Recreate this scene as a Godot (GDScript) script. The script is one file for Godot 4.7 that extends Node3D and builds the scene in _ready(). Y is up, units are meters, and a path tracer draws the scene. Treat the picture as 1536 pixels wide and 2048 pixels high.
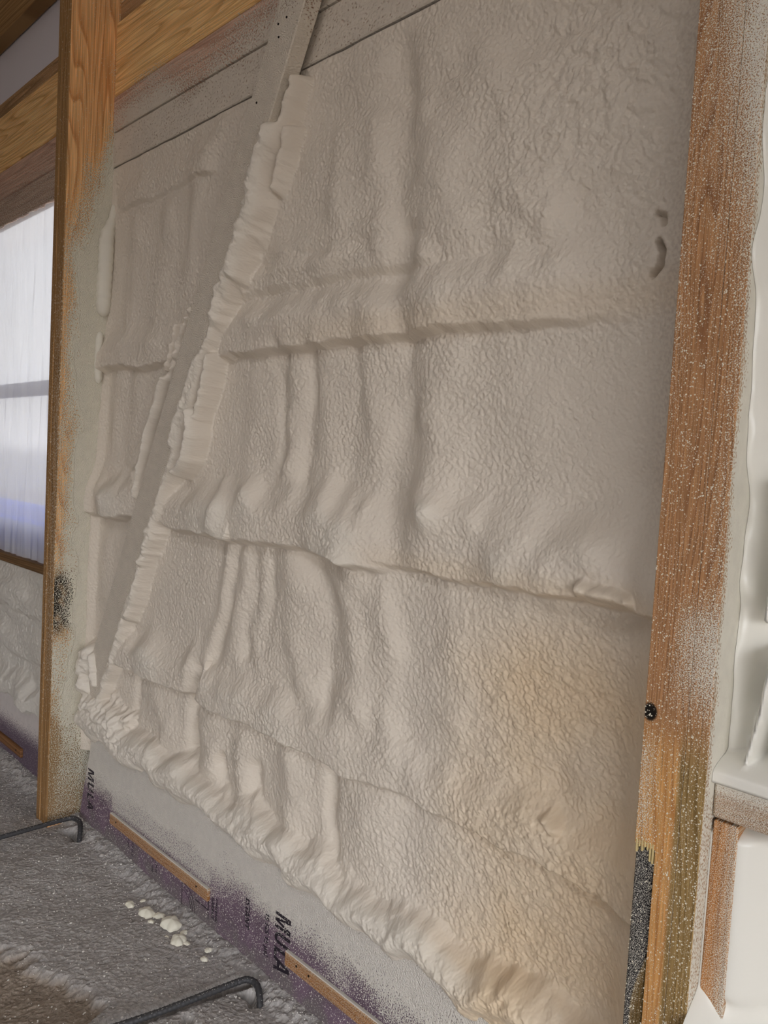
extends Node3D
# A bay of a post-frame building whose outside wall has been sprayed with foam insulation.
# Wall face z = 0, room towards +z, x along the wall, y up, metres.

const PL := 2.308          # left side of the right post
const PW := 0.102          # post width
const PZ := 0.175          # post front
const STEP := 0.0030       # grid of the foam on the main bay

var foam_rgb := [226, 220, 208]

# ---------------------------------------------------------------- naming and tagging
func tag(o: Node, label: String, category: String, group := "") -> Node:
	o.set_meta("label", label)
	o.set_meta("category", category)
	if group != "":
		o.set_meta("group", group)
	return o

func numbered(called: String) -> String:
	if not has_node(called):
		return called
	var k := 1
	while has_node("%s_%03d" % [called, k]):
		k += 1
	return "%s_%03d" % [called, k]

func thing(called: String, label: String, category: String, at := Vector3.ZERO, group := "") -> Node3D:
	var o := Node3D.new()
	o.name = numbered(called)
	o.position = at
	add_child(o)
	tag(o, label, category, group)
	return o

func obj(called: String, mesh: Mesh, mat: Material, parent: Node = null) -> MeshInstance3D:
	var o := MeshInstance3D.new()
	o.mesh = mesh
	if mat:
		o.material_override = mat
	if parent == null:
		o.name = numbered(called)
		add_child(o)
	else:
		var n := called
		var k := 1
		while parent.has_node(n):
			n = "%s_%03d" % [called, k]
			k += 1
		o.name = n
		parent.add_child(o)
	return o

func struct(called: String, mesh: Mesh, mat: Material, parent: Node = null) -> MeshInstance3D:
	var o := obj(called, mesh, mat, parent)
	if parent == null:
		o.set_meta("kind", "structure")
	return o

# ---------------------------------------------------------------- materials
func flat(c: Color, rough := 0.85, metal := 0.0) -> StandardMaterial3D:
	var m := StandardMaterial3D.new()
	m.albedo_color = c
	m.roughness = rough
	m.metallic = metal
	m.metallic_specular = 0.4
	return m

func tex_mat(pair: Array, rough := 0.8, relief := 0.12) -> StandardMaterial3D:
	var m := StandardMaterial3D.new()
	m.albedo_texture = pair[0]
	m.roughness = rough
	m.metallic_specular = 0.35
	if pair.size() > 1 and pair[1] != null:
		m.heightmap_enabled = true
		m.heightmap_texture = pair[1]
		m.heightmap_scale = relief
	return m

func noise(freq: float, sd: int, type := FastNoiseLite.TYPE_SIMPLEX_SMOOTH, oct := 1) -> FastNoiseLite:
	var n := FastNoiseLite.new()
	n.seed = sd
	n.noise_type = type
	n.frequency = freq
	if oct > 1:
		n.fractal_type = FastNoiseLite.FRACTAL_FBM
		n.fractal_octaves = oct
	else:
		n.fractal_type = FastNoiseLite.FRACTAL_NONE
	return n

func noise_bytes(w: int, h: int, freq: float, sd: int, oct := 1, warp := 0.0) -> PackedByteArray:
	var n := noise(freq, sd, FastNoiseLite.TYPE_SIMPLEX_SMOOTH, oct)
	if warp > 0.0:
		n.domain_warp_enabled = true
		n.domain_warp_amplitude = warp
		n.domain_warp_frequency = freq * 0.5
	var im := n.get_image(w, h, false, false, true)
	im.convert(Image.FORMAT_L8)
	return im.get_data()

func stretched_bytes(w: int, h: int, w2: int, h2: int, freq: float, sd: int, oct := 1) -> PackedByteArray:
	var im := noise(freq, sd, FastNoiseLite.TYPE_SIMPLEX_SMOOTH, oct).get_image(w2, h2, false, false, true)
	im.convert(Image.FORMAT_L8)
	im.resize(w, h, Image.INTERPOLATE_CUBIC)
	return im.get_data()

func ramp(stops: Array) -> PackedByteArray:      # [[t, Color], ...] -> 256 rgb triples
	var g := Gradient.new()
	var offs := PackedFloat32Array()
	var cols := PackedColorArray()
	for s in stops:
		offs.append(s[0])
		cols.append(s[1])
	g.offsets = offs
	g.colors = cols
	var out := PackedByteArray()
	out.resize(768)
	for i in 256:
		var c := g.sample(i / 255.0)
		out[i * 3] = c.r8
		out[i * 3 + 1] = c.g8
		out[i * 3 + 2] = c.b8
	return out

func wood_ramp(light: Color, dark: Color) -> PackedByteArray:
	return ramp([[0.0, light], [0.45, light.lerp(dark, 0.18)], [0.72, light.lerp(dark, 0.5)], [0.86, dark], [0.93, dark.lerp(light, 0.15)], [1.0, light]])

# grain runs along y when upright, else along x; rings = growth rings across the face; warp = how far they wander, in rings
func wood_rgb(w: int, h: int, upright: bool, rings: float, warp: float, lut: PackedByteArray, sd: int) -> PackedByteArray:
	var slow: PackedByteArray
	var fibre: PackedByteArray
	if upright:
		slow = stretched_bytes(w, h, maxi(8, w / 4), maxi(8, h / 40), 0.045, sd, 2)
		fibre = stretched_bytes(w, h, w, maxi(8, h / 40), 0.35, sd + 1)
	else:
		slow = stretched_bytes(w, h, maxi(8, w / 40), maxi(8, h / 4), 0.045, sd, 2)
		fibre = stretched_bytes(w, h, maxi(8, w / 40), h, 0.35, sd + 1)
	var out := PackedByteArray()
	out.resize(w * h * 3)
	var i := 0
	for y in h:
		var ty := 0.0 if upright else rings * y / h
		for x in w:
			var t := ty + slow[i] * warp / 255.0
			if upright:
				t += rings * x / w
			var k := int(fposmod(t, 1.0) * 255.0) * 3
			var f := 0.86 + fibre[i] * 0.0011
			out[i * 3] = mini(255, int(lut[k] * f))
			out[i * 3 + 1] = mini(255, int(lut[k + 1] * f))
			out[i * 3 + 2] = mini(255, int(lut[k + 2] * f))
			i += 1
	return out

# overspray: droplets of foam over a base picture; cover(u, v) says what share of the surface they hide (u, v from 0 to 1, v down)
func coat(w: int, h: int, base: PackedByteArray, cover: Callable, freq: float, sd: int, tone := Color(1, 1, 1)) -> Array:
	var small := Image.create(maxi(4, w / 8), maxi(4, h / 8), false, Image.FORMAT_L8)
	for y in small.get_height():
		for x in small.get_width():
			var d: float = cover.call((x + 0.5) / small.get_width(), (y + 0.5) / small.get_height())
			small.set_pixel(x, y, Color(clampf(d, 0, 1), 0, 0))
	small.resize(w, h, Image.INTERPOLATE_BILINEAR)
	var dens := small.get_data()
	var n := noise_bytes(w, h, freq, sd)
	var big := noise_bytes(w, h, freq * 0.12, sd + 7, 2)
	var hist := PackedInt32Array()
	hist.resize(256)
	for i in range(0, w * h, 7):
		hist[n[i]] += 1
	var total := 0
	for v in hist:
		total += v
	var lut := PackedInt32Array()
	lut.resize(256)
	var run := 0
	var level := 255
	for p in 256:
		while level > 0 and run < total * p / 255.0:
			run += hist[level]
			level -= 1
		lut[p] = level if p < 252 else -1
	var fr: float = foam_rgb[0] * tone.r
	var fg: float = foam_rgb[1] * tone.g
	var fb: float = foam_rgb[2] * tone.b
	var rgb := PackedByteArray()
	rgb.resize(w * h * 3)
	var bump := PackedByteArray()
	bump.resize(w * h)
	for i in w * h:
		var over := n[i] - lut[dens[i]]
		var k := i * 3
		if over > 0:
			var a := minf(1.0, 0.45 + over * 0.12)
			var f := a * (0.97 + big[i] * 0.00015)
			var b := 1.0 - a
			rgb[k] = int(fr * f + base[k] * b)
			rgb[k + 1] = int(fg * f + base[k + 1] * b)
			rgb[k + 2] = int(fb * f + base[k + 2] * b)
			bump[i] = mini(255, 70 + over * 3) if lut[dens[i]] >= 0 else 30 + int(n[i] * 0.8)
		else:
			rgb[k] = base[k]
			rgb[k + 1] = base[k + 1]
			rgb[k + 2] = base[k + 2]
			bump[i] = 30
	return [ImageTexture.create_from_image(Image.create_from_data(w, h, false, Image.FORMAT_RGB8, rgb)), ImageTexture.create_from_image(Image.create_from_data(w, h, false, Image.FORMAT_L8, bump))]

func sm(a: float, b: float, x: float) -> float:
	return smoothstep(a, b, x) if a < b else 1.0 - smoothstep(b, a, x)

# ---------------------------------------------------------------- shapes
func tri(st: SurfaceTool, a: Vector3, b: Vector3, c: Vector3, out: Vector3, skin: Array, n := Vector3.ZERO) -> void:
	var pts := [a, b, c] if (b - a).cross(c - a).dot(out) < 0 else [a, c, b]
	for p in pts:
		st.set_normal(n if n != Vector3.ZERO else out.normalized())
		st.set_uv(Vector2((p[skin[0]] - skin[1]) / (skin[2] - skin[1]), 1.0 - (p[skin[3]] - skin[4]) / (skin[5] - skin[4])))
		st.add_vertex(p)

func quad(st: SurfaceTool, a: Vector3, b: Vector3, c: Vector3, d: Vector3, out: Vector3, skin: Array) -> void:
	tri(st, a, b, c, out, skin)
	tri(st, a, c, d, out, skin)

# bevelled box from lo to hi. skins: per face axis (x, y, z) a pair [material, skin]; skin = [u axis, u0, u1, v axis, v0, v1]
func box(lo: Vector3, hi: Vector3, bev: float, skins: Array, into: ArrayMesh = null) -> ArrayMesh:
	var mesh := into if into else ArrayMesh.new()
	var mid := (lo + hi) / 2
	var half := (hi - lo) / 2
	bev = minf(bev, minf(half.x, minf(half.y, half.z)) * 0.6)
	var tools := {}
	for ax in 3:
		var key = skins[ax][0]
		if not tools.has(key):
			var s := SurfaceTool.new()
			s.begin(Mesh.PRIMITIVE_TRIANGLES)
			s.set_material(key)
			tools[key] = s
	for ax in 3:
		var j := (ax + 1) % 3
		var k := (ax + 2) % 3
		var st: SurfaceTool = tools[skins[ax][0]]
		var skin: Array = skins[ax][1]
		for s in [-1.0, 1.0]:
			var q := []
			for c in [[-1, -1], [1, -1], [1, 1], [-1, 1]]:
				var p := mid
				p[ax] += s * half[ax]
				p[j] += c[0] * (half[j] - bev)
				p[k] += c[1] * (half[k] - bev)
				q.append(p)
			var out := Vector3.ZERO
			out[ax] = s
			quad(st, q[0], q[1], q[2], q[3], out, skin)
			# edge towards j
			for t in [-1.0, 1.0]:
				var e := []
				for u in [-1.0, 1.0]:
					var a := mid
					a[ax] += s * half[ax]
					a[j] += t * (half[j] - bev)
					a[k] += u * (half[k] - bev)
					var b := mid
					b[ax] += s * (half[ax] - bev)
					b[j] += t * half[j]
					b[k] += u * (half[k] - bev)
					e.append(a)
					e.append(b)
				var o2 := Vector3.ZERO
				o2[ax] = s
				o2[j] = t
				quad(st, e[0], e[1], e[3], e[2], o2, skin)
				if ax == 0:
					for u in [-1.0, 1.0]:
						var p1 := mid + Vector3(s * half.x, t * (half.y - bev), u * (half.z - bev))
						var p2 := mid + Vector3(s * (half.x - bev), t * half.y, u * (half.z - bev))
						var p3 := mid + Vector3(s * (half.x - bev), t * (half.y - bev), u * half.z)
						tri(st, p1, p2, p3, Vector3(s, t, u), skin)
	for key in tools:
		tools[key].commit(mesh)
	return mesh

func plain_box(lo: Vector3, hi: Vector3, m: Material, bev := 0.002, into: ArrayMesh = null) -> ArrayMesh:
	var s := [0, 0.0, 1.0, 1, 0.0, 1.0]
	var sx := [2, 0.0, 1.0, 1, 0.0, 1.0]
	var sy := [0, 0.0, 1.0, 2, 0.0, 1.0]
	return box(lo, hi, bev, [[m, sx], [m, sy], [m, s]], into)

# tube of varying radius along points
func tube(pts: Array, radii: Array, sides := 14, sq := 1.0) -> ArrayMesh:
	var st := SurfaceTool.new()
	st.begin(Mesh.PRIMITIVE_TRIANGLES)
	var up := Vector3(0.13, 0.2, 1).normalized()
	var n := pts.size()
	var dist := 0.0
	for i in n:
		var d: Vector3 = (pts[mini(i + 1, n - 1)] - pts[maxi(i - 1, 0)]).normalized()
		if i > 0:
			dist += pts[i].distance_to(pts[i - 1])
		var a := d.cross(up)
		if a.length() < 0.1:
			a = d.cross(Vector3.RIGHT)
		a = a.normalized()
		var b := a.cross(d).normalized()
		for s in sides + 1:
			var ph := TAU * s / sides
			st.set_smooth_group(0)
			st.set_uv(Vector2(float(s) / sides, dist))
			st.add_vertex(pts[i] + (a * cos(ph) + b * sin(ph) * sq) * radii[i])
	for i in n - 1:
		for s in sides:
			var p := i * (sides + 1) + s
			for q in [p, p + 1, p + sides + 1, p + 1, p + sides + 2, p + sides + 1]:
				st.add_index(q)
	st.generate_normals()
	return st.commit()

# ---------------------------------------------------------------- height fields
class Field:
	var x0: float
	var y0: float
	var dx: float
	var dy: float
	var nx: int
	var ny: int
	var h: PackedFloat32Array
	var tint: PackedColorArray

	func _init(xa: float, xb: float, ya: float, yb: float, step: float):
		x0 = xa
		y0 = ya
		nx = int((xb - xa) / step) + 1
		ny = int((yb - ya) / step) + 1
		dx = (xb - xa) / (nx - 1)
		dy = (yb - ya) / (ny - 1)
		h.resize(nx * ny)
		tint.resize(nx * ny)

	# the field that bends strokes out of true, as sprayed foam does
	var wx: PackedByteArray
	var wy: PackedByteArray
	var lumps: PackedByteArray

	func bend(sd: int) -> void:
		var n := FastNoiseLite.new()
		n.noise_type = FastNoiseLite.TYPE_SIMPLEX_SMOOTH
		n.fractal_octaves = 2
		n.fractal_gain = 0.3
		n.frequency = dx / 0.17
		for k in 3:
			n.seed = sd + k
			if k == 2:
				n.frequency = dx / 0.038
				n.fractal_octaves = 2
			var im := n.get_image(nx, ny, false, false, true)
			im.convert(Image.FORMAT_L8)
			if k == 0:
				wx = im.get_data()
			elif k == 1:
				wy = im.get_data()
			else:
				lumps = im.get_data()

	# kind 0 adds a rounded valley or ridge; kind 1 lays a lumpy bead of that height; kind 2 adds a step that falls off to the right
	func stroke(kind: int, w: float, amp: float, p: Array, taper := 1.0, wander := 0.016, lumpy := 0.5) -> void:
		var reach := w * 2.4 + wander
		var n := p.size() / 2
		var lo := Vector2(9, 9)
		var hi := Vector2(-9, -9)
		for s in n:
			lo = lo.min(Vector2(p[s * 2], p[s * 2 + 1]))
			hi = hi.max(Vector2(p[s * 2], p[s * 2 + 1]))
		var ia := clampi(int((lo.x - reach - x0) / dx), 0, nx - 1)
		var ib := clampi(int((hi.x + reach - x0) / dx) + 1, 0, nx - 1)
		var ja := clampi(int((lo.y - reach - y0) / dy), 0, ny - 1)
		var jb := clampi(int((hi.y + reach - y0) / dy) + 1, 0, ny - 1)
		var bent := wx.size() > 0
		for j in range(ja, jb + 1):
			for i in range(ia, ib + 1):
				var k := j * nx + i
				var c := Vector2(x0 + i * dx, y0 + j * dy)
				if bent:
					c += Vector2(wx[k] - 128, wy[k] - 128) * (wander / 128.0)
				var best := 1e9
				var along := 0.0
				var side := 1.0
				for s in n - 1:
					var a := Vector2(p[s * 2], p[s * 2 + 1])
					var ab := Vector2(p[s * 2 + 2], p[s * 2 + 3]) - a
					var q := c - a
					var t := clampf(q.dot(ab) / maxf(ab.length_squared(), 1e-8), 0.0, 1.0)
					var d2 := (q - ab * t).length_squared()
					if d2 < best:
						best = d2
						along = (s + t) / (n - 1)
						side = signf(ab.x * q.y - ab.y * q.x)
				var d := sqrt(best) / w
				if d > 2.4:
					continue
				var f := lerpf(1.0, taper, along) * amp
				if kind == 0:
					h[k] += f * exp(-d * d) * ((0.45 + 1.1 * wx[mini(k + 37 * nx, wx.size() - 1)] / 255.0) if bent else 1.0)
				elif kind == 1:
					var lu := (lumps[k] - 128) / 128.0 if bent else 0.0
					d *= 1.0 - 0.16 * lumpy * lu
					var v := f * pow(maxf(0.0, 1.0 - d * d), 1.15) * (1.0 + 0.14 * lumpy * lu)
					if d < 1.0:
						var diff := v - h[k]
						h[k] += diff if diff > 0.02 else (diff + 0.02) * (diff + 0.02) / 0.08 if diff > -0.02 else 0.0
				else:
					h[k] += f * side * d * exp(-d * d) * 1.6

	# a band that swells out and ends in a lip at y = yl, for x from xa to xb
	func ledge(yl: float, wide: float, amp: float, xa: float, xb: float, fade: float, sd: int, drop := 0.016, wob := 0.012) -> void:
		var n1 := FastNoiseLite.new()
		n1.seed = sd
		n1.frequency = 2.2
		n1.fractal_octaves = 2
		var n2 := FastNoiseLite.new()
		n2.seed = sd + 1
		n2.frequency = 11.0
		n2.fractal_octaves = 2
		for i in nx:
			var x := x0 + i * dx
			if x < xa - fade or x > xb + fade:
				continue
			var f := smoothstep(xa - fade, xa + 0.001, x) * (1.0 - smoothstep(xb - 0.001, xb + fade, x))
			var yy := yl + n1.get_noise_1d(x) * wob * 1.6 + n2.get_noise_1d(x) * wob * 0.6
			var A := amp * f * (1.0 + 0.5 * n1.get_noise_1d(x + 40.0))
			var W := wide * (1.0 + 0.35 * n2.get_noise_1d(x * 0.4 + 20.0))
			var ja := clampi(int((yy - drop - y0) / dy), 0, ny - 1)
			var jb := clampi(int((yy + W - y0) / dy), 0, ny - 1)
			for j in range(ja, jb + 1):
				var t := y0 + j * dy - yy
				if t >= 0.0:
					h[j * nx + i] += A * (1.0 - smoothstep(W * 0.35, W, t))
				else:
					h[j * nx + i] += A * (1.0 - smoothstep(0.0, drop, -t))

	func mesh(upright := true) -> ArrayMesh:
		var v := PackedVector3Array()
		var nr := PackedVector3Array()
		var uv := PackedVector2Array()
		v.resize(nx * ny)
		nr.resize(nx * ny)
		uv.resize(nx * ny)
		for j in ny:
			var jm := maxi(j - 1, 0) * nx
			var jp := mini(j + 1, ny - 1) * nx
			var y := y0 + j * dy
			for i in nx:
				var k := j * nx + i
				var x := x0 + i * dx
				var gx := (h[j * nx + mini(i + 1, nx - 1)] - h[j * nx + maxi(i - 1, 0)]) / (2.0 * dx)
				var gy := (h[jp + i] - h[jm + i]) / (2.0 * dy)
				if upright:
					v[k] = Vector3(x, y, h[k])
					nr[k] = Vector3(-gx, -gy, 1).normalized()
				else:
					v[k] = Vector3(x, h[k], y)
					nr[k] = Vector3(-gx, 1, -gy).normalized()
				uv[k] = Vector2(x, y)
		var idx := PackedInt32Array()
		idx.resize((nx - 1) * (ny - 1) * 6)
		var o := 0
		for j in ny - 1:
			for i in nx - 1:
				var a := j * nx + i
				if upright:
					idx[o] = a
					idx[o + 1] = a + nx
					idx[o + 2] = a + 1
					idx[o + 3] = a + 1
					idx[o + 4] = a + nx
					idx[o + 5] = a + nx + 1
				else:
					idx[o] = a
					idx[o + 1] = a + 1
					idx[o + 2] = a + nx
					idx[o + 3] = a + 1
					idx[o + 4] = a + nx + 1
					idx[o + 5] = a + nx
				o += 6
		var arr := []
		arr.resize(Mesh.ARRAY_MAX)
		arr[Mesh.ARRAY_VERTEX] = v
		arr[Mesh.ARRAY_NORMAL] = nr
		arr[Mesh.ARRAY_TEX_UV] = uv
		arr[Mesh.ARRAY_COLOR] = tint
		arr[Mesh.ARRAY_INDEX] = idx
		var m := ArrayMesh.new()
		m.add_surface_from_arrays(Mesh.PRIMITIVE_TRIANGLES, arr)
		return m

func foam_material(rough: float, relief: float, tile: float, spec := 0.4) -> StandardMaterial3D:
	var m := StandardMaterial3D.new()
	m.vertex_color_use_as_albedo = true
	m.roughness = rough
	m.metallic_specular = spec
	m.heightmap_enabled = true
	m.heightmap_texture = stipple
	m.heightmap_scale = relief
	m.uv1_scale = Vector3(tile, tile, 1)
	return m

var stipple: ImageTexture

func droplets(parent: Node, called: String, places: Array, mat: Material) -> void:      # places: [position, normal, radius]
	var sph := SphereMesh.new()
	sph.radius = 1.0
	sph.height = 2.0
	sph.radial_segments = 6
	sph.rings = 3
	var mm := MultiMesh.new()
	mm.transform_format = MultiMesh.TRANSFORM_3D
	mm.mesh = sph
	mm.instance_count = places.size()
	for i in places.size():
		var p: Array = places[i]
		var r: float = p[2]
		var sc: Vector3 = Vector3.ONE * r - (p[1] as Vector3).abs() * r * 0.45
		mm.set_instance_transform(i, Transform3D(Basis.from_scale(sc), p[0]))
	var o := MultiMeshInstance3D.new()
	o.name = called
	o.multimesh = mm
	o.material_override = mat
	o.set_meta("kind", "stuff")
	parent.add_child(o, true)

# ================================================================ the scene
func _ready() -> void:
	var rng := RandomNumberGenerator.new()
	rng.seed = 71
	# ---- camera
	var cam := Camera3D.new()
	cam.name = "camera"
	var fw := Vector3(-0.6931, -0.0580, -0.7185)
	var right := Vector3(0.7160, 0.0557, -0.6959)
	right = (right - fw.normalized() * right.dot(fw.normalized())).normalized()
	cam.transform = Transform3D(Basis(right, right.cross(fw.normalized()).normalized(), -fw.normalized()), Vector3(2.803, 1.435, 1.312))
	cam.fov = 69.346
	cam.near = 0.02
	cam.far = 200
	add_child(cam)
	cam.current = true
	# ---- sky and exposure
	var env := Environment.new()
	var sky := Sky.new()
	var sm_ := ProceduralSkyMaterial.new()
	sm_.sky_top_color = Color(0.92, 0.93, 0.95)
	sm_.sky_horizon_color = Color(0.97, 0.97, 0.97)
	sm_.ground_horizon_color = Color(0.75, 0.75, 0.75)
	sm_.ground_bottom_color = Color(0.6, 0.6, 0.6)
	sky.sky_material = sm_
	env.background_mode = Environment.BG_SKY
	env.sky = sky
	env.background_energy_multiplier = 4.0
	env.tonemap_mode = Environment.TONE_MAPPER_LINEAR
	env.tonemap_exposure = 1.52
	env.sdfgi_enabled = true
	env.ssao_enabled = true
	env.ssil_enabled = true
	var we := WorldEnvironment.new()
	we.name = "world_environment"
	we.environment = env
	add_child(we)

	var sn := noise(0.07, 5).get_seamless_image(512, 512, false, false, 0.1, true)
	sn.convert(Image.FORMAT_L8)
	stipple = ImageTexture.create_from_image(sn)

	build_room()
	build_boards()
	build_posts(rng)
	build_brace()
	build_main_foam(rng)
	build_lower_boards(rng)
	build_left_bay()
	build_right_bay()
	build_floor(rng)

# ---------------------------------------------------------------- room shell
func build_room() -> void:
	var white := flat(Color(0.66, 0.57, 0.48), 0.8)
	var steel := flat(Color(0.90, 0.89, 0.93), 0.6)
	# outside wall, with the opening of the covered window at x -1.75 .. -0.35, y 0.93 .. 2.55
	var wall := ArrayMesh.new()
	plain_box(Vector3(-6.2, -0.3, -0.16), Vector3(-1.75, 4.3, -0.05), steel, 0.001, wall)
	plain_box(Vector3(-0.35, -0.3, -0.16), Vector3(5.3, 4.3, -0.05), steel, 0.001, wall)
	plain_box(Vector3(-1.75, -0.3, -0.16), Vector3(-0.35, 0.93, -0.05), steel, 0.001, wall)
	plain_box(Vector3(-1.75, 2.80, -0.16), Vector3(-0.35, 4.3, -0.05), steel, 0.001, wall)
	struct("wall_back", wall, null)
	# end wall on the right with the open doorway that lights the bay
	var wr := ArrayMesh.new()
	plain_box(Vector3(5.2, -0.3, -0.16), Vector3(5.35, 4.3, 1.0), white, 0.001, wr)
	plain_box(Vector3(5.2, 2.3, 1.0), Vector3(5.35, 4.3, 5.0), white, 0.001, wr)
	plain_box(Vector3(5.2, -0.3, 5.0), Vector3(5.35, 4.3, 8.2), white, 0.001, wr)
	struct("wall_right", wr, null)
	var wl := ArrayMesh.new()
	plain_box(Vector3(-6.35, -0.3, -0.16), Vector3(-6.2, 4.3, 8.2), white, 0.001, wl)
	struct("wall_left", wl, null)
	# wall across the room, with an added, unseen opening for fill light
	var wf := ArrayMesh.new()
	plain_box(Vector3(-6.2, -0.3, 8.0), Vector3(1.6, 4.3, 8.15), white, 0.001, wf)
	plain_box(Vector3(1.6, 2.4, 8.0), Vector3(3.6, 4.3, 8.15), white, 0.001, wf)
	plain_box(Vector3(3.6, -0.3, 8.0), Vector3(5.2, 4.3, 8.15), white, 0.001, wf)
	struct("wall_front", wf, null)
	# ceiling, with an added gap that lets sky light down onto the floor
	var cm := flat(Color(0.86, 0.82, 0.77), 0.8)
	var ce := ArrayMesh.new()
	plain_box(Vector3(-6.35, 4.2, -0.16), Vector3(5.35, 4.35, 3.0), cm, 0.001, ce)
	plain_box(Vector3(-6.35, 4.2, 3.75), Vector3(5.35, 4.35, 8.2), cm, 0.001, ce)
	plain_box(Vector3(-6.35, 4.2, 3.0), Vector3(0.6, 4.35, 3.75), cm, 0.001, ce)
	plain_box(Vector3(4.2, 4.2, 3.0), Vector3(5.35, 4.35, 3.75), cm, 0.001, ce)
	struct("ceiling", ce, null)
	struct("ground", plain_box(Vector3(-30, -0.6, -30), Vector3(30, -0.32, 30), flat(Color(0.60, 0.57, 0.53), 0.95), 0.001), null)

# ---------------------------------------------------------------- boards across the top
func build_boards() -> void:
	var W := 2048
	var H := 352
	var xa := -2.3
	var xb := 2.4
	var ya := 2.50
	var yb := 3.153
	var edges := [3.055, 2.785, 2.652, 2.40]
	var base := PackedByteArray()
	base.resize(W * H * 3)
	var luts := [wood_ramp(Color(0.72, 0.57, 0.42), Color(0.58, 0.45, 0.32)), wood_ramp(Color(0.97, 0.80, 0.56), Color(0.85, 0.65, 0.42)), wood_ramp(Color(0.82, 0.68, 0.60), Color(0.72, 0.57, 0.49)), wood_ramp(Color(0.74, 0.63, 0.56), Color(0.64, 0.53, 0.46))]
	for b in 4:
		var img := wood_rgb(W, H, false, [14.0, 18.0, 17.0, 15.0][b], [3.0, 7.0, 4.0, 3.0][b], luts[b], 30 + b * 5)
		for r in H:
			var y := yb - (yb - ya) * r / H
			var mine := 0
			for k in 4:
				if y < (edges[k - 1] if k > 0 else 9.0):
					mine = k
			if mine == b:
				for q in range(r * W * 3, (r + 1) * W * 3):
					base[q] = img[q]
	var nn := noise(2.2, 9, FastNoiseLite.TYPE_SIMPLEX_SMOOTH, 3)
	var cover := func(u: float, v: float) -> float:
		var x := lerpf(xa, xb, u)
		var y := lerpf(yb, ya, v)
		var wob := nn.get_noise_2d(x, y * 2.0)
		var lim := 2.70 + 0.10 * wob + 0.16 * sm(0.75, 1.25, x) + 0.04 * sm(0.35, 0.0, x)
		var d := 0.985 * sm(lim + 0.09, lim - 0.07, y)
		if x < -0.06:
			d = 0.30 * sm(2.80, 2.60, y) + 0.02
		return maxf(d, 0.012)
	var m := tex_mat(coat(W, H, base, cover, 0.27, 12, Color(0.96, 0.94, 0.93)), 0.8, 0.35)
	var sk := [m, [0, xa, xb, 1, ya, yb]]
	var defs := [["header_board", 3.058, 3.135, -0.045, -0.012, "brown edge board along the top of the wide orange header board"],
		["header_board", 2.787, 3.055, -0.042, 0.0, "wide orange-brown header board with bold grain behind the posts"],
		["header_board", 2.654, 2.783, -0.042, 0.002, "pinkish header board half dusted with foam under the wide orange one"],
		["header_board", 2.522, 2.648, -0.042, 0.0, "lowest header board coated grey with foam just above the foam panel"]]
	for d in defs:
		var o := obj(d[0], box(Vector3(xa, d[1], d[3]), Vector3(xb, d[2], d[4]), 0.003, [sk, sk, sk]), null)
		tag(o, d[5], "board", "header boards")
	var m2 := tex_mat([ImageTexture.create_from_image(Image.create_from_data(512, 64, false, Image.FORMAT_RGB8, wood_rgb(512, 64, false, 9.0, 3.0, wood_ramp(Color(0.68, 0.54, 0.37), Color(0.54, 0.41, 0.27)), 77)))])
	var s2 := [m2, [0, -2.6, 0.2, 1, 3.40, 3.62]]
	tag(obj("girt_board", box(Vector3(-2.6, 3.425, -0.045), Vector3(0.2, 3.62, 0.02), 0.003, [s2, s2, s2]), null), "brown board in the top left corner above the pale metal panel", "board")

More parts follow.
